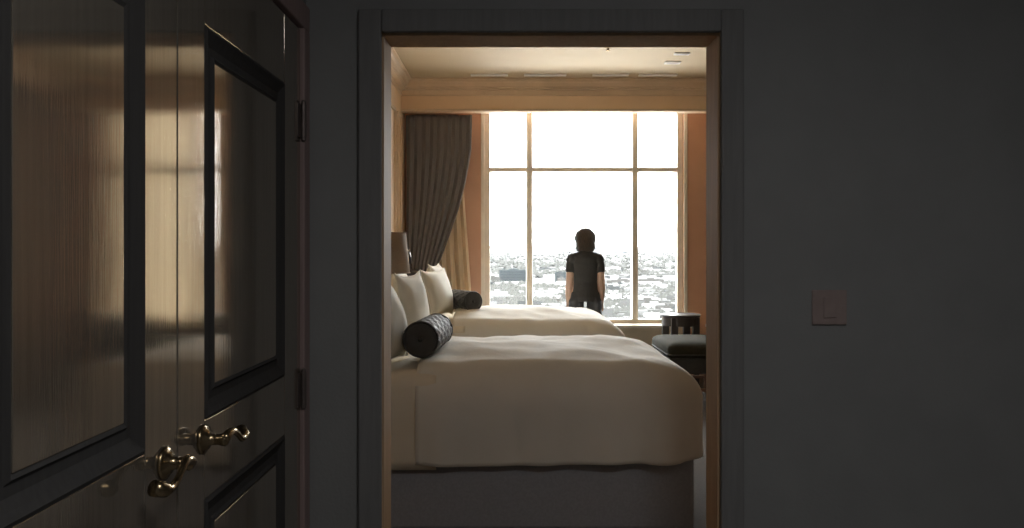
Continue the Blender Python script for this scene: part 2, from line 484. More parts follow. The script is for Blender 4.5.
def duvet_mesh(L0, L1, W, top, hem, rs, rf, seed, crown):
    """cloth over the bed: X from L0 (head edge) to L1 (foot); Y 0..W"""
    bm = bmesh.new()
    # perimeter of the flat inner zone with outward direction
    pts = []
    ix1, iy0, iy1 = L1 - rf, rs, W - rs
    n1 = 44
    for i in range(n1 + 1):
        pts.append((L0 + (ix1 - L0) * i / n1, iy0, 0, -1, 0.0))
    nc = 12
    for i in range(1, nc):
        a = PI / 2 * i / nc
        pts.append((ix1, iy0, math.sin(a), -math.cos(a), a / (PI / 2)))
    n2 = 24
    for i in range(n2 + 1):
        pts.append((ix1, iy0 + (iy1 - iy0) * i / n2, 1, 0, 1.0))
    for i in range(1, nc):
        a = PI / 2 * i / nc
        pts.append((ix1, iy1, math.cos(a), math.sin(a), 1 - a / (PI / 2)))
    for i in range(n1 + 1):
        pts.append((ix1 + (L0 - ix1) * i / n1, iy1, 0, 1, 0.0))
    yc = W / 2
    rings = []
    nt = 10
    for k in range(nt):                        # the top, from the centre line outwards
        t = k / nt
        ring = []
        for (x, y, dx, dy, f) in pts:
            sx = min(x, ix1 - (iy1 - iy0) / 2)
            px, py = sx + (x - sx) * t, yc + (y - yc) * t
            e = min(1, max(0, (t)))
            z = top + crown * (1 - e ** 2.2)
            z += .024 * fbm(px, py, seed, 3.1) + .010 * fbm(px, py, seed + 5, 7.5)
            z -= .020 * max(0, 1 - abs((px - L0) / .10)) * 0.5
            ring.append((px, py, z))
        rings.append(ring)
    ns = 26
    for k in range(ns + 1):
        ring = []
        for idx, (x, y, dx, dy, f) in enumerate(pts):
            r = rs + (rf - rs) * f
            rz = rs * 1.15 + (rf * .62 - rs * 1.15) * f
            tot = top - hem
            arc = (r + rz) / 2 * PI / 2
            drop = max(0.02, tot - rz)
            s = (arc + drop) * k / ns
            if s < arc:
                th = s / arc * PI / 2
                o, z = r * math.sin(th), top - rz * (1 - math.cos(th))
                dn = 0
            else:
                dn = (s - arc)
                o, z = r, top - rz - dn
            per = idx * .12
            wr = min(1, s / (arc + drop))
            px, py = x + dx * o, y + dy * o
            fold = .045 * wr ** 2 * fbm(px * 1.0 + py, per * .8, seed + 2, 1.8) + .010 * wr * fbm(px + py, z, seed + 3, 5)
            px += dx * fold; py += dy * fold
            z += .024 * fbm(px, py, seed, 3.1) * (1 - wr) + .010 * fbm(px, py, seed + 5, 7.5) * (1 - wr)
            z += .022 * wr ** 3 * fbm(px, py, seed + 9, 1.7)
            ring.append((px, py, z))
        rings.append(ring)
    loft(bm, rings, False, False)
    bmesh.ops.remove_doubles(bm, verts=bm.verts, dist=.0008)
    return bm


def sheet_mesh(L0, L1, W, top, hem, r, seed):
    bm = bmesh.new()
    rings = []
    for i in range(25):
        x = L0 + (L1 - L0) * i / 24
        ring = []
        prof = []
        for k in range(9): prof.append((-.001, hem + (top - r - hem) * k / 8))
        for k in range(1, 9):
            a = PI / 2 * k / 8
            prof.append((r - r * math.cos(a), top - r + r * math.sin(a)))
        for k in range(1, 16): prof.append((r + (W - 2 * r) * k / 16, top))
        for k in range(0, 9):
            a = PI / 2 * (1 - k / 8)
            prof.append((W - r + r * math.cos(a), top - r + r * math.sin(a)))
        for k in range(1, 9): prof.append((W + .001, top - r - (top - r - hem) * k / 8))
        for y, z in prof:
            d = .010 * fbm(x * 2, z * 2, seed + (0 if y < W / 2 else 4), 2.2)
            s = -1 if y < r else (1 if y > W - r else 0)
            ring.append((x, y + d * s, z + (.006 * fbm(x, y, seed, 6) if s == 0 else 0)))
        rings.append(ring)
    loft(bm, rings, False, False)
    return bm


def bed(Y0, W, foot, top, crown, hem, seed, label):
    root = tag(empty('bed', (XL + .02, Y0, 0)), label, 'bed')
    o = XL + .02
    F = foot - o
    obj('bed_base', boxes((.10, F - .05, .04, W - .04, .02, .40)), 'skirt', root, auto=.02)
    for lx in (.18, F - .14):
        for ly in (.10, W - .10):
            bm = bmesh.new(); lathe(bm, [(.022, 0), (.03, .02)], 12, (lx, ly, 0))
            obj('leg', bm, 'darkwood', root)
    m = obj('mattress', boxes((.10, F - .06, .045, W - .045, .40, top - .045)), 'sheet', root, auto=.05)
    obj('sheet', sheet_mesh(.10, .80, W, top - .03, hem - .03, .07, seed + 20), 'sheet', root, smooth=True)
    d = obj('duvet', duvet_mesh(.70, F, W, top, hem, .17, .30, seed, crown), 'linen', root, smooth=True)
    d.location.y = -.0
    sm = d.modifiers.new('solid', 'SOLIDIFY'); sm.thickness = .022; sm.offset = 1
    d.scale = (1, (W + .03) / W, 1); d.location.y = -.015
    sh = [c for c in root.children if c.name.startswith('sheet')][0]
    s2 = sh.modifiers.new('solid', 'SOLIDIFY'); s2.thickness = .006; s2.offset = 1
    hb = bmesh.new(); box(hb, 0, .085, -.06, W + .06, .10, 1.12)
    h = obj('headboard', hb, 'headboard', root, auto=.025)
    for i in range(4):
        y0 = -.04 + (W + .08) * i / 4
        obj('headboard_pad', boxes((.085, .10, y0 + .008, y0 + (W + .08) / 4 - .008, .40, 1.09)), 'headboard', root, auto=.012)
    return root


NB_Y, NB_W = 3.90, 1.36
FB_Y, FB_W = 6.28, 1.40
bed(NB_Y, NB_W, .95, .825, .030, .360, 1.3, 'nearer of two beds, cream duvet hanging over dark base')
bed(FB_Y, FB_W, .90, .835, .050, .335, 8.1, 'farther cream bed, beside the window and standing person')


def pillow(name, w_, h_, t_, loc, tilt, yaw, label, roll=0.0, pinch=.10, seed=0, group=None):
    """standing cushion: width along local Y, height along local Z, thickness along local X"""
    bm = bmesh.new()
    n = 18
    for side in (1, -1):
        grid = []
        for i in range(n + 1):
            row = []
            for j in range(n + 1):
                u, v = -1 + 2 * i / n, -1 + 2 * j / n
                uu, vv = u * (1 - pinch * (1 - v * v) * abs(u) ** 3), 0
                uu = u * (1 - pinch * (1 - abs(v) ** 2.5) * u * u)
                vv = v * (1 - pinch * (1 - abs(u) ** 2.5) * v * v)
                th = ((1 - u * u) ** .55) * ((1 - v * v) ** .55)
                x = side * t_ / 2 * th * (1 + .15 * fbm(u, v, seed + side, 1.5)) + .012 * fbm(u, v, seed, 2.5) * (1 - th)
                row.append(bm.verts.new((x, uu * w_ / 2, h_ / 2 + vv * h_ / 2)))
            grid.append(row)
        for i in range(n):
            for j in range(n):
                bm.faces.new((grid[i][j], grid[i + 1][j], grid[i + 1][j + 1], grid[i][j + 1]))
    bmesh.ops.remove_doubles(bm, verts=bm.verts, dist=.0005)
    root = tag(obj(name, bm, 'pillow', smooth=True), label, 'pillow', group)
    root.location = loc
    root.rotation_euler = (roll, tilt, yaw)
    # piped seam around the edge
    pb = bmesh.new()
    loop = []
    for k in range(4 * n):
        s, q = divmod(k, n)
        c = -1 + 2 * q / n
        u, v = ((c, -1), (1, c), (-c, 1), (-1, -c))[s]
        uu = u * (1 - pinch * (1 - abs(v) ** 2.5) * u * u)
        vv = v * (1 - pinch * (1 - abs(u) ** 2.5) * v * v)
        loop.append(Vector((.012 * fbm(u, v, seed, 2.5), uu * w_ / 2, h_ / 2 + vv * h_ / 2)))
    rings = []
    m = len(loop)
    for k in range(m):
        t = (loop[(k + 1) % m] - loop[k - 1]).normalized()
        s_ = t.cross(Vector((1, 0, 0))).normalized()
        rings.append([loop[k] + .004 * (s_ * math.cos(a) + Vector((1, 0, 0)) * math.sin(a)) for a in (0, PI / 3, 2 * PI / 3, PI, 4 * PI / 3, 5 * PI / 3)])
    rings.append(rings[0])
    loft(pb, rings, True, False)
    bmesh.ops.remove_doubles(pb, verts=pb.verts, dist=.0002)
    obj('seam', pb, 'pillow', root, smooth=True)
    return root


T = -math.radians(24)
# near bed: pair against the headboard, a leaning pair in front
pillow('pillow', .62, .44, .17, (-.99, 4.36, .80), T * .5, 0, 'ivory pillow against headboard of nearer bed, closest to doorway', seed=1)
pillow('pillow', .56, .43, .20, (-.62, 4.16, .815), T * .6, math.radians(-8), 'big ivory pillow at doorway edge behind the nearer black bolster', seed=2)
pillow('pillow', .56, .435, .16, (-.58, 4.89, .835), T * .33, math.radians(-8), 'ivory pillow under the lampshade, on nearer bed beyond the bolster', seed=3, pinch=.14)
# far bed
pillow('pillow', .60, .44, .18, (-.86, 6.68, .825), T * .6, 0, 'ivory pillow at back of farther bed, mostly hidden by others', seed=4)
pillow('pillow', .58, .41, .18, (-.575, 6.66, .845), T * .55, math.radians(-14), 'pointed ivory pillow standing in front on farther bed', seed=5, pinch=.14)
pillow('pillow', .56, .45, .20, (-.60, 7.22, .84), T * .6, math.radians(-4), 'ivory pillow behind the pointed one on farther bed, below curtain', seed=6, pinch=.12)


def bolster(loc, r, length, rot, label):
    root = tag(empty('bolster', loc), label, 'bolster')
    root.rotation_euler = rot
    bm = bmesh.new()
    rings = []
    n, m = 72, 56
    for i in range(m + 1):
        y = -length / 2 + length * i / m
        ring = []
        for k in range(n):
            a = 2 * PI * k / n
            p, q = a * 9 / (2 * PI) * 1.0 + y / .055 * .5, a * 9 / (2 * PI) - y / .055 * .5
            d = min(abs(p - round(p)), abs(q - round(q)))
            rr = r * (1 - .05 * (abs(2 * i / m - 1) ** 6)) + (.006 if d < .16 else 0)
            ring.append((rr * math.cos(a), y, rr * math.sin(a)))
        rings.append(ring)
    loft(bm, rings, True, False)
    obj('lattice_cover', bm, 'bolster', root, smooth=True)
    for s in (-1, 1):
        cb = bmesh.new()
        lathe(cb, [(r * .99, -.004), (r * .92, .006), (r * .6, .012), (r * .2, .007), (.012, .004)], 40, (0, s * length / 2, 0), Matrix.Rotation(-s * PI / 2, 3, 'X'))
        e = obj('end_cap', cb, 'bolster', root, smooth=True)
        bb = bmesh.new(); lathe(bb, [(.003, .004), (.013, .006), (.012, .012), (.003, .015)], 14, (0, s * length / 2, 0), Matrix.Rotation(-s * PI / 2, 3, 'X'))
        obj('button', bb, 'piping', e, smooth=True)
        # radial pleats on the cap
        tb = bmesh.new()
        ring = []
        for k in range(41):
            a = 2 * PI * k / 40
            ring.append((r * 1.0 * math.cos(a), s * length / 2, r * 1.0 * math.sin(a)))
        tube(tb, ring, .007, 8)
        obj('piping', tb, 'piping', root, smooth=True)
    return root


bolster((-.450, 4.345, .942), .088, .50, (0, 0, math.radians(-4)), 'black lattice bolster with round end on nearer bed')
bolster((-.415, 6.84, .970), .080, .36, (0, 0, math.radians(30)), 'black lattice bolster on the farther bed')

# ---------------------------------------------------------------- nightstand, lamp
ns = tag(empty('nightstand', (-.95, 5.78, 0)), 'espresso wood nightstand between the two beds', 'nightstand')
obj('body', boxes((-.22, .20, -.26, .26, .10, .60)), 'darkwood', ns, auto=.006)
obj('top', boxes((-.22, .22, -.28, .28, .60, .63)), 'darkwood', ns, auto=.006)
for k in range(2):
    dr = obj('drawer', boxes((.20, .215, -.24, .24, .13 + k * .235, .345 + k * .235)), 'darkwood', ns, auto=.004)
    bm = bmesh.new(); lathe(bm, [(.003, 0), (.008, 0), (.006, .012), (.013, .02), (.003, .026)], 14, (.215, 0, .24 + k * .235), Matrix.Rotation(PI / 2, 3, 'Y'))
    obj('knob', bm, 'brass', dr, smooth=True)
for lx in (-.19, .17):
    for ly in (-.23, .23):
        obj('leg', boxes((lx - .02, lx + .02, ly - .02, ly + .02, 0, .10)), 'darkwood', ns)
tl = tag(empty('table_lamp', (-.915, 5.78, .63)), 'table lamp with brown drum shade behind the pillows', 'lamp')
bm = bmesh.new(); lathe(bm, [(.005, 0), (.075, 0), (.075, .015), (.03, .03), (.035, .06), (.075, .16), (.08, .22), (.055, .30), (.022, .36), (.018, .40), (.018, .44), (.004, .44)], 28)
obj('base', bm, 'ceramic', tl, smooth=True)
bm = bmesh.new(); lathe(bm, [(.006, .44), (.006, .90), (.012, .905), (.010, .925), (.003, .93)], 12)
obj('stem', bm, 'brass', tl, smooth=True)
bm = bmesh.new(); lathe(bm, [(.178, .605), (.148, .895)], 40, cap=False)
sd = obj('lamp_shade', bm, 'shade', tl, smooth=True)
so = sd.modifiers.new('solid', 'SOLIDIFY'); so.thickness = .004
for z, r in ((.605, .178), (.895, .148)):
    bm = bmesh.new(); tube(bm, [(r * math.cos(2 * PI * k / 40), r * math.sin(2 * PI * k / 40), z) for k in range(41)], .004, 8)
    obj('trim_band', bm, 'shade', sd)
# wall reading light
rl = tag(empty('reading_light', (XL, 6.16, 1.32)), 'small black swing arm reading light beside the lampshade', 'lamp')
rotx = Matrix.Rotation(PI / 2, 3, 'Y')
bm = bmesh.new(); lathe(bm, [(.003, 0), (.035, 0), (.035, .012), (.012, .018), (.003, .018)], 20, (0, 0, 0), rotx)
obj('wall_plate', bm, 'blackmetal', rl, smooth=True)
bm = bmesh.new(); tube(bm, [(.015, 0, 0), (.12, 0, .0), (.25, .02, .01), (.36, .0, .03)], .007, 10)
obj('arm', bm, 'blackmetal', rl, smooth=True)
bm = bmesh.new(); lathe(bm, [(.004, .05), (.02, .048), (.026, .02), (.036, -.045), (.034, -.045), (.004, -.02)], 20, (.385, 0, .02))
hd = obj('head', bm, 'blackmetal', rl, smooth=True)
bm = bmesh.new(); lathe(bm, [(.002, .05), (.009, .052), (.010, .062), (.002, .070)], 12, (.385, 0, .02))
obj('knob', bm, 'brass', hd, smooth=True)

# ---------------------------------------------------------------- curtains


def curtain_sheet(xl, xr, y0, z0, z1, folds, amp, nx=150, nz=60, seed=0):
    bm = bmesh.new()
    grid = []
    for j in range(nz + 1):
        v = j / nz
        z = z1 + (z0 - z1) * v
        a, b = xl(z), xr(z)
        row = []
        for i in range(nx + 1):
            u = i / nx
            wob = .25 * fbm(u * 3, v * 1.5, seed, 1.0)
            ph = 2 * PI * (folds * u + wob)
            am = amp * (.55 + .45 * min(1, v * 4)) * (.8 + .4 * fbm(u * 6, 0, seed + 3, 1))
            row.append(bm.verts.new((a + (b - a) * u + .25 * am * math.sin(2 * ph), y0 + am * math.sin(ph), z)))
        grid.append(row)
    for j in range(nz):
        for i in range(nx):
            bm.faces.new((grid[j][i], grid[j][i + 1], grid[j + 1][i + 1], grid[j + 1][i]))
    return bm


def interp(tab):
    def f(z):
        if z >= tab[0][0]: return tab[0][1]
        for (za, xa), (zb, xb) in zip(tab, tab[1:]):
            if z >= zb:
                t = (za - z) / (za - zb)
                t = t
                return xa + (xb - xa) * t
        return tab[-1][1]
    return f


cu = tag(empty('curtain', (-.8, 8.70, 0)), 'dark brown pleated curtain tied back towards the headboard wall', 'curtain')
edge = interp([(2.87, -.435), (2.48, -.445), (2.15, -.50), (1.9, -.56), (1.66, -.64), (1.45, -.715), (1.25, -.79), (1.12, -.82), (1.0, -.78), (.6, -.72), (0.03, -.70)])
bm = curtain_sheet(lambda z: XL + .035, edge, 8.70, .02, 2.868, 9, .032, seed=3)
o = obj('drape', bm, 'curtain', cu, smooth=True)
o.location = (.8, -8.70, 0)
so = o.modifiers.new('solid', 'SOLIDIFY'); so.thickness = .004
bm = bmesh.new()
tube(bm, [(XL + .01, 8.72, 1.20), (XL + .03, 8.645, 1.18), (-1.0, 8.63, 1.135), (-.84, 8.64, 1.12), (-.79, 8.69, 1.12), (-.84, 8.735, 1.13), (-1.05, 8.74, 1.16)], .022, 10, 1.6)
o = obj('tieback', bm, 'curtain', cu, smooth=True); o.location = (.8, -8.70, 0)
cl = tag(empty('curtain', (-.8, 8.81, 0)), 'cream lining curtain peeking out beside the dark one', 'curtain')
bm = curtain_sheet(lambda z: -1.10, interp([(2.87, -.55), (2.0, -.53), (1.6, -.50), (.9, -.45), (.02, -.43)]), 8.83, .02, 2.868, 7, .028, seed=9)
o = obj('drape', bm, 'sheer', cl, smooth=True); o.location = (.8, -8.81, 0)
so = o.modifiers.new('solid', 'SOLIDIFY'); so.thickness = .003
# track that carries both
bm = boxes((XL + .02, -.40, 8.74, 8.78, 2.93, 2.95))
tag(obj('curtain_track', bm, 'white'), 'slim white curtain track under the bulkhead', 'curtain rail')

# ---------------------------------------------------------------- ceiling streak strips, sprinkler
def streak_strip(x0, x1, y, wd, label, group=None):  # white strips imitate bright streaks of light on the ceiling
    r = tag(empty('ceiling_streak', ((x0 + x1) / 2, y, CZ)), label, 'streak_strip', group)
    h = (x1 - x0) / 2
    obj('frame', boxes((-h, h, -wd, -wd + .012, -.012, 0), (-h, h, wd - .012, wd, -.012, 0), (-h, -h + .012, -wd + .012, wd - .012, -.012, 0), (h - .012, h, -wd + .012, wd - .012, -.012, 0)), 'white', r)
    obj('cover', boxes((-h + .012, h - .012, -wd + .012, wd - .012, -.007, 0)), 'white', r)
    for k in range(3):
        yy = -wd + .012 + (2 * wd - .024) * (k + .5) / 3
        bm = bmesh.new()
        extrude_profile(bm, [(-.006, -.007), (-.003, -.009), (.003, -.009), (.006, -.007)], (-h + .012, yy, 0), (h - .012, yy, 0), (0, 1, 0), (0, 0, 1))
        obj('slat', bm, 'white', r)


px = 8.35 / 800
for a, b, lab in ((471, 508, 'white strip for a bright streak on ceiling, nearest the dark curtain'), (524, 566, 'white strip for a bright streak on ceiling, second from the curtain'),
                  (592, 628, 'white strip for a bright streak on ceiling, third from the curtain'), (638, 676, 'white strip for a bright streak on ceiling, farthest from the curtain')):
    streak_strip((a - 512) * px, (b - 512) * px, 8.30, .035, lab)
streak_strip(1.50, 1.64, 7.40, .03, 'short white strip for a bright streak on ceiling, nearer the doorway')
streak_strip(1.48, 1.63, 7.75, .04, 'short white strip for a bright streak on ceiling, nearer the window')
sk = tag(empty('sprinkler', (.86, 7.16, CZ)), 'small brass sprinkler head on the bedroom ceiling', 'sprinkler')
bm = bmesh.new(); lathe(bm, [(.002, 0), (.03, 0), (.028, -.006), (.008, -.008), (.007, -.03), (.002, -.03)], 16); obj('escutcheon', bm, 'brass', sk, smooth=True)
bm = bmesh.new(); lathe(bm, [(.002, -.030), (.018, -.031), (.018, -.034), (.002, -.036)], 16); obj('deflector', bm, 'brass', sk, smooth=True)

# ---------------------------------------------------------------- seating by the window
ot = tag(empty('ottoman', (1.79, 7.50, 0)), 'olive topped dark ottoman on reddish wooden legs by the window', 'ottoman')
bm = boxes((-.40, .17, -.42, .42, .30, .445)); obj('base', bm, 'oliveside', ot, auto=.015)
bm = bmesh.new()
rings = []
for k, (d, z) in enumerate(((.012, .445), (0, .47), (0, .52), (.012, .545), (.05, .565), (.12, .576), (.22, .582))):
    x0, x1, y0, y1 = -.41 + d * .8, .18 - d * .8, -.43 + d, .43 - d
    rad = .05
    ring = []
    for (cx, cy, a0) in ((x1 - rad, y1 - rad, 0), (x0 + rad, y1 - rad, PI / 2), (x0 + rad, y0 + rad, PI), (x1 - rad, y0 + rad, 1.5 * PI)):
        for q in range(6):
            a = a0 + PI / 2 * q / 5
            ring.append((cx + rad * math.cos(a), cy + rad * math.sin(a), z))
    rings.append(ring)
loft(bm, rings)
cu_ = obj('cushion', bm, 'olive', ot, smooth=True)
bm = bmesh.new()
ring = rings[1]
tube(bm, [Vector(p) * 1 for p in ring] + [Vector(ring[0])], .006, 6); obj('piping', bm, 'oliveside', cu_, smooth=True)
for lx in (-.35, .12):
    for ly in (-.37, .37):
        bm = bmesh.new()
        loft(bm, [[(lx - s, ly - s, z), (lx + s, ly - s, z), (lx + s, ly + s, z), (lx - s, ly + s, z)] for s, z in ((.016, 0), (.028, .30))])
        obj('leg', bm, 'legwood', ot)
obj('stretcher', boxes((-.33, .10, -.382, -.358, .14, .165)), 'legwood', ot)
obj('stretcher', boxes((-.33, .10, .358, .382, .14, .165)), 'legwood', ot)

st = tag(empty('side_table', (1.76, 8.36, 0)), 'dark side table with thick rim between window and ottoman', 'table')
bm = bmesh.new(); lathe(bm, [(.005, .70), (.195, .70), (.205, .708), (.205, .726), (.198, .732), (.188, .728), (.005, .728)], 36); obj('top', bm, 'darkwood', st)
bm = bmesh.new(); lathe(bm, [(.19, .615), (.195, .70), (.165, .70), (.165, .615)], 36, cap=False); obj('apron', bm, 'darkwood', st)
for k in range(4):
    a = PI / 4 + k * PI / 2 + .2
    cx, cy = .165 * math.cos(a), .165 * math.sin(a)
    bm = bmesh.new(); loft(bm, [[(cx * q - s, cy * q - s, z), (cx * q + s, cy * q - s, z), (cx * q + s, cy * q + s, z), (cx * q - s, cy * q + s, z)] for s, q, z in ((.022, 1.06, 0), (.036, 1.0, .70))])
    obj('leg', bm, 'darkwood', st)

ac = tag(empty('armchair', (2.45, 8.02, 0)), 'dark armchair mostly hidden by the doorway edge', 'armchair')
obj('seat', boxes((-.30, .28, -.30, .30, .24, .44)), 'oliveside', ac, auto=.03)
obj('seat_cushion', boxes((-.29, .27, -.27, .27, .44, .56)), 'olive', ac, auto=.04)
bm = bmesh.new()
rings = []
for i in range(17):                      # curved tub back
    a = -PI * .5 + PI * i / 16
    r0, r1 = .30, .40
    top = .78 - .14 * abs(math.sin(a)) ** 2
    ca, sa = math.cos(a), math.sin(a)
    rings.append([(r0 * ca - .02, r0 * sa, .22), (r1 * ca - .02, r1 * sa, .22), (r1 * 1.04 * ca - .02, r1 * 1.04 * sa, top), ((r0 + r1) / 2 * ca - .02, (r0 + r1) / 2 * sa, top + .03), (r0 * ca - .02, r0 * sa, top)])
loft(bm, rings); obj('backrest', bm, 'oliveside', ac, smooth=True)
for lx in (-.25, .24):
    for ly in (-.25, .25):
        bm = bmesh.new(); lathe(bm, [(.014, 0), (.024, .24)], 10, (lx, ly, 0)); obj('leg', bm, 'legwood', ac)

# ================================================================ PERSON


def ell(bm, c, r, seg=20, rg=14):
    rings = []
    for i in range(1, rg):
        a = PI * i / rg
        rings.append([(c[0] + r[0] * math.sin(a) * math.cos(2 * PI * k / seg), c[1] + r[1] * math.sin(a) * math.sin(2 * PI * k / seg), c[2] + r[2] * math.cos(a)) for k in range(seg)])
    loft(bm, rings)


def ringloft(bm, rs, seg=24):
    loft(bm, [[(cx + rx * math.cos(2 * PI * k / seg), cy + ry * math.sin(2 * PI * k / seg), z) for k in range(seg)] for (z, cx, cy, rx, ry) in rs])


def remesh(o, vox, smooth=3):
    r = o.modifiers.new('remesh', 'REMESH'); r.mode = 'VOXEL'; r.voxel_size = vox; r.use_smooth_shade = True
    s = o.modifiers.new('smooth', 'SMOOTH'); s.iterations = smooth; s.factor = .5


def arm_pts(s):
    return [(s * .095, -.005, 1.338), (s * .130, -.008, 1.318), (s * .146, -.012, 1.26), (s * .155, -.018, 1.17), (s * .162, -.022, 1.09), (s * .168, -.008, 1.01), (s * .169, .012, .93), (s * .167, .026, .86)]


AR = [.033, .043, .045, .042, .037, .038, .033, .026]
bm = bmesh.new()
ringloft(bm, [(.885, 0, -.005, .135, .095), (.92, 0, -.008, .153, .108), (1.0, 0, 0, .130, .092), (1.07, 0, .004, .116, .080), (1.16, 0, .004, .128, .092),
              (1.25, 0, .0, .142, .100), (1.315, 0, -.006, .140, .088), (1.355, 0, -.010, .105, .068), (1.385, 0, -.012, .062, .056), (1.41, 0, -.008, .050, .050), (1.47, 0, .0, .047, .050)])
ell(bm, (0, .006, 1.525), (.070, .088, .092))
ell(bm, (0, .030, 1.463), (.050, .058, .060))      # jaw
ell(bm, (0, .098, 1.497), (.013, .017, .024))      # nose
ell(bm, (0, .083, 1.452), (.024, .011, .009))      # mouth
for s in (-1, 1):
    ell(bm, (s * .030, .082, 1.522), (.012, .008, .008))      # eyes
    ell(bm, (s * .072, .0, 1.505), (.010, .018, .030))        # ears
    tube(bm, arm_pts(s), AR, 14)
    # palm and five fingers, relaxed curl
    hx = s * .166
    tube(bm, [(hx, .026, .865), (hx - s * .002, .034, .83), (hx - s * .004, .040, .785), (hx - s * .005, .042, .765)], [.024, .030, .034, .026], 12, .5)
    for q, (dy, ln) in enumerate(((.030, .070), (.010, .080), (-.010, .076), (-.029, .060))):
        y = .042 + dy
        tube(bm, [(hx - s * .004, y - dy * .2, .785), (hx - s * .005, y, .76), (hx - s * .010, y + .004, .76 - ln * .5), (hx - s * .022, y + .006, .76 - ln * .85), (hx - s * .030, y + .006, .76 - ln)], [.010, .0095, .009, .008, .006], 8)
    tube(bm, [(hx - s * .004, .055, .835), (hx - s * .010, .080, .800), (hx - s * .016, .092, .768), (hx - s * .020, .096, .745)], [.013, .011, .0095, .007], 8)
    lx = s * .090
    ringloft(bm, [(.92, s * .075, -.005, .065, .085), (.87, lx, -.004, .070, .088), (.76, lx, 0, .073, .080), (.60, lx, .004, .062, .068), (.48, lx, .006, .052, .056), (.42, lx, .0, .050, .054), (.34, lx, -.012, .053, .058), (.22, lx, -.010, .042, .046), (.10, lx, -.004, .032, .037), (.04, lx, 0, .034, .045)])
    tube(bm, [(lx, -.055, .036), (lx, -.01, .045), (lx, .06, .040), (lx, .13, .028), (lx, .17, .022)], [.026, .036, .036, .034, .020], 12, .75)
PXY = (.752, 8.22, 0.0)
pe = tag(obj('person', bm, 'skin', smooth=True), 'person in black short sleeved top standing at window, back turned', 'person')
pe.location = PXY
remesh(pe, .0065)

bm = bmesh.new()
ringloft(bm, [(.875, 0, -.006, .152, .116), (.92, 0, -.008, .150, .118), (1.0, 0, 0, .130, .105), (1.07, 0, .002, .122, .094), (1.16, 0, .003, .134, .104),
              (1.25, 0, 0, .144, .112), (1.315, 0, -.006, .142, .100), (1.350, 0, -.010, .125, .084), (1.372, 0, -.011, .098, .074), (1.388, 0, -.012, .070, .066), (1.398, 0, -.010, .058, .058)])
for s in (-1, 1):
    a = arm_pts(s)
    tube(bm, [a[0], a[1], a[2], a[3]], [.038, .048, .052, .052], 16)
    ell(bm, (s * .128, -.010, 1.300), (.068, .062, .066)); ell(bm, (s * .095, -.010, 1.340), (.060, .060, .036))
sh = obj('shirt', bm, 'shirt', pe, smooth=True); remesh(sh, .0075, 2)
bm = bmesh.new()
ringloft(bm, [(.97, 0, 0, .146, .106), (.92, 0, -.008, .155, .117), (.895, 0, -.008, .150, .108)])
for s in (-1, 1):
    lx = s * .092
    ringloft(bm, [(.92, s * .075, -.005, .074, .098), (.875, lx, -.004, .078, .099), (.76, lx, 0, .079, .090), (.60, lx, .004, .074, .080), (.48, lx, .004, .066, .070), (.30, lx, -.006, .064, .070), (.10, lx, -.004, .058, .066), (.07, lx, -.004, .058, .066)])
tr = obj('trousers', bm, 'pants', pe, smooth=True); remesh(tr, .0065, 2)
for s in (-1, 1):
    bm = bmesh.new()
    lx = s * .090
    tube(bm, [(lx, -.070, .040), (lx, -.02, .052), (lx, .06, .046), (lx, .13, .034), (lx, .185, .028)], [.030, .043, .044, .042, .024], 14, .8)
    box(bm, lx - .038, lx + .038, -.08, .18, .0, .02)
    shoe = obj('shoe', bm, 'blackmetal', pe, smooth=True); remesh(shoe, .007, 2)
bm = bmesh.new()
ell(bm, (0, -.014, 1.522), (.113, .110, .110))
ell(bm, (0, -.028, 1.462), (.101, .088, .072))
ell(bm, (-.045, -.035, 1.425), (.040, .052, .045)); ell(bm, (.045, -.035, 1.425), (.040, .052, .045)); ell(bm, (0, -.045, 1.42), (.045, .045, .042))
random.seed(4)
for k in range(26):                       # lock ends along the bob
    a = PI * (1.05 + .9 * k / 25) + random.uniform(-.04, .04)
    x, y = .090 * math.cos(a), -.025 + .085 * math.sin(a)
    tube(bm, [(x * .95, y, 1.50), (x * 1.02, y * 1.03, 1.43), (x * .92, y * .92, 1.388 + random.uniform(-.008, .012))], [.016, .015, .006], 6)
hr = obj('hair', bm, 'hair', pe, smooth=True); remesh(hr, .006, 1)

# ================================================================ CITY OUTSIDE
random.seed(11)
GZ = -62.0


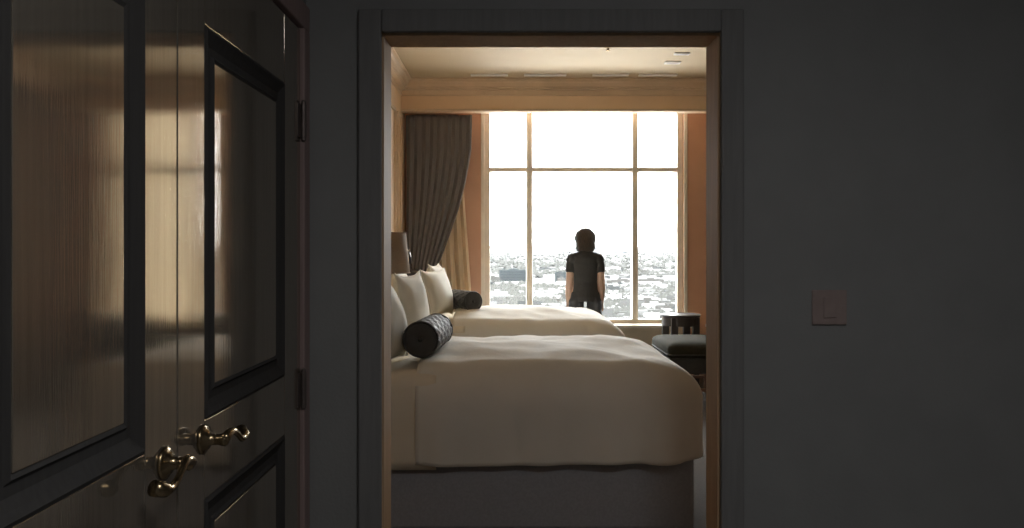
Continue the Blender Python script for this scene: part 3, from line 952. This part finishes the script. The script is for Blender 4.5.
def ground_mat():
    m = bpy.data.materials.new('hazy_city_ground')
    m.use_nodes = True
    N, L = m.node_tree.nodes, m.node_tree.links
    b = N['Principled BSDF']; b.inputs['Roughness'].default_value = .95; b.inputs['Specular IOR Level'].default_value = .1
    tc = N.new('ShaderNodeTexCoord')
    vo = N.new('ShaderNodeTexVoronoi'); vo.inputs['Scale'].default_value = .022
    L.new(tc.outputs['Object'], vo.inputs['Vector'])
    nz = N.new('ShaderNodeTexNoise'); nz.inputs['Scale'].default_value = .0035; nz.inputs['Detail'].default_value = 6
    L.new(tc.outputs['Object'], nz.inputs['Vector'])
    r1 = N.new('ShaderNodeValToRGB')
    r1.color_ramp.elements[0].color = (.047, .047, .044, 1); r1.color_ramp.elements[0].position = .42
    r1.color_ramp.elements[1].color = (.18, .178, .175, 1); r1.color_ramp.elements[1].position = .56
    L.new(nz.outputs['Fac'], r1.inputs['Fac'])
    bw = N.new('ShaderNodeRGBToBW'); L.new(vo.outputs['Color'], bw.inputs['Color'])
    r2 = N.new('ShaderNodeValToRGB')
    r2.color_ramp.elements[0].color = (.55, .55, .5, 1); r2.color_ramp.elements[0].position = .3
    r2.color_ramp.elements[1].color = (1, 1, 1, 1); r2.color_ramp.elements[1].position = .6
    L.new(bw.outputs['Val'], r2.inputs['Fac'])
    mx = N.new('ShaderNodeMix'); mx.data_type = 'RGBA'; mx.blend_type = 'MULTIPLY'; mx.inputs['Factor'].default_value = 1
    L.new(r1.outputs['Color'], mx.inputs['A']); L.new(r2.outputs['Color'], mx.inputs['B'])
    df = N.new('ShaderNodeBsdfDiffuse'); L.new(mx.outputs['Result'], df.inputs['Color'])
    L.new(df.outputs[0], N['Material Output'].inputs['Surface'])
    return m


bm = bmesh.new()
gx = [-9000, -3000, 0, 3000, 9000]
vs = [[bm.verts.new((x, y, GZ)) for x in (-.75 * y - 300, 0, .75 * y + 300)] for y in (150, 800, 3000, 9000, 24000)]
for a, b in zip(vs, vs[1:]):
    for i in range(2): bm.faces.new((a[i], a[i + 1], b[i + 1], b[i]))
struct('ground', bm, ground_mat(), 'pale city plain far below the window')
M['hill'] = matte('bluish_hills', (.022, .0235, .026), (.016, .0175, .020), .0015)
bm = bmesh.new()
for ridge, (yy, hh, sd_) in enumerate(((15000, 190, 2.0), (19000, 300, 6.0))):
    lo, hi, bk = [], [], []
    for i in range(161):
        x = -9000 + 22000 * i / 160
        h = hh * (.55 + .5 * fbm(x / 3200, sd_, 1.0) + .25 * fbm(x / 900, sd_, 2.0))
        lo.append(bm.verts.new((x, yy - 1200, GZ))); hi.append(bm.verts.new((x, yy, GZ + max(25, h)))); bk.append(bm.verts.new((x, yy + 1500, GZ)))
    for i in range(160):
        bm.faces.new((lo[i], lo[i + 1], hi[i + 1], hi[i])); bm.faces.new((hi[i], hi[i + 1], bk[i + 1], bk[i]))
struct('hills', bm, 'hill', 'bluish hills along the horizon', smooth=True)

for k, c in enumerate(((.10, .10, .098), (.15, .15, .147), (.06, .06, .058), (.048, .047, .044), (.036, .038, .038))):
    M['b%d' % k] = matte('pale_stucco_%d' % k, c, tuple(v * .9 for v in c), .05)
M['slate'] = matte('grey_blue_facade', (.028, .033, .034), (.024, .029, .030), .05)
M['slate2'] = matte('grey_blue_glazing', (.020, .024, .026), (.018, .022, .023), .05)


def block(name, wx, wy, h, m, m2=None):
    bm = bmesh.new()
    box(bm, -wx / 2, wx / 2, -wy / 2, wy / 2, 0, h)
    box(bm, -wx / 2, wx / 2, -wy / 2, -wy / 2 + .6, h, h + 1.0); box(bm, -wx / 2, wx / 2, wy / 2 - .6, wy / 2, h, h + 1.0)
    box(bm, -wx * .2, wx * .1, -wy * .15, wy * .2, h, h + 3.2)
    return bm


def mid_rise(x, y, wx, wy, h, floors, label):
    r = tag(empty('office_block', (x, y, GZ)), label, 'building')
    obj('wall', block('wall', wx, wy, h, None), 'slate', r)
    for k in range(floors):
        z = h * (k + .35) / floors
        obj('window_band', boxes((-wx / 2 + 2, wx / 2 - 2, -wy / 2 - .6, -wy / 2, z, z + h / floors * .5)), 'slate2', r)


# y ~ distance; x from the picture's column
def cx(col, y): return (col - 512) / 800 * y
def gy(row): return (CH - GZ) * 800 / (row - 250)


y1 = gy(284)
mid_rise(cx(515, y1), y1, 31 * y1 / 800, 50, 13.5 * y1 / 800, 5, 'wide grey blue block in the city, beyond the first mullion')
y2 = gy(285)
mid_rise(cx(561, y2), y2, 11 * y2 / 800, 40, 12.5 * y2 / 800, 5, 'narrow grey blue block in the city, beside the person')

protos = []
for k, (wx, wy, h) in enumerate(((26, 18, 8), (16, 14, 6), (40, 22, 10), (14, 12, 9), (60, 30, 9), (22, 16, 14))):
    me = bpy.data.meshes.new('city_building')
    bm = block('b', wx, wy, h, None); bmesh.ops.recalc_face_normals(bm, faces=bm.faces); bm.to_mesh(me); bm.free()
    protos.append((me, wx, wy, h))
variants = []
for p in protos:
    for k in range(5):
        me = p[0].copy(); me.materials.clear(); me.materials.append(M['b%d' % k]); variants.append(me)
n = 0
while n < 290:
    row = random.uniform(266, 330)
    y = gy(row)
    col = random.uniform(470, 700)
    if 495 < col < 575 and 262 < row < 300 and random.random() < .8: continue
    o = bpy.data.objects.new('city_building', random.choice(variants))
    o.location = (cx(col, y), y, GZ)
    o.rotation_euler = (0, 0, random.choice((0, 0, .3, -.2, PI / 2)))
    tag(o, 'one of many small pale buildings in the hazy city below', 'building', 'small buildings of the city below')
    C.objects.link(o); n += 1
bm = bmesh.new()
for k in range(2600):                     # the smallest, farthest roofs
    row = 252.5 + random.random() ** 1.4 * 70
    y = gy(row)
    x = random.uniform(-.55, .75) * y
    s = random.uniform(8, 26) * (1 + y / 8000)
    box(bm, x - s, x + s, y - s * .6, y + s * .6, GZ, GZ + random.uniform(5, 11))
tag(obj('rooftop_sprawl', bm, 'b1'), 'endless pale rooftops spreading to the horizon', 'rooftops', kind='stuff')
M['tree'] = matte('dusty_green_foliage', (.044, .0445, .041), (.031, .0315, .029), .2)
bm = bmesh.new()
for k in range(16000):
    row = 252.5 + random.random() ** 1.2 * 76
    y = gy(row)
    x = random.uniform(-.3, .6) * y
    if fbm(x / 260, y / 420, 3.0) < -.08: continue
    r = random.uniform(2.5, 6.5) * (1 + y / 3500)
    vs = [bm.verts.new((x + a * r, y + b * r, GZ + 2 + (c + 1) * r * .8)) for a, b, c in ((1, 0, 0), (0, 1, 0), (-1, 0, 0), (0, -1, 0), (0, 0, 1), (0, 0, -1))]
    for i in range(4):
        bm.faces.new((vs[i], vs[(i + 1) % 4], vs[4])); bm.faces.new((vs[(i + 1) % 4], vs[i], vs[5]))
tag(obj('street_trees', bm, 'tree'), 'dusty green treetops scattered between the city streets', 'trees', kind='stuff')

# thin haze over the plain
hz = bpy.data.materials.new('city_haze')
hz.use_nodes = True
hn, hl = hz.node_tree.nodes, hz.node_tree.links
hn.remove(hn['Principled BSDF'])
vsn = hn.new('ShaderNodeVolumeScatter'); vsn.inputs['Density'].default_value = 8.0e-6; vsn.inputs['Color'].default_value = (.97, .98, 1, 1)
hl.new(vsn.outputs[0], hn['Material Output'].inputs['Volume'])
bm = boxes((-18000, 18000, 300, 23500, GZ + .5, GZ + 420))
struct('haze', bm, hz, 'thin pale haze over the distant city')
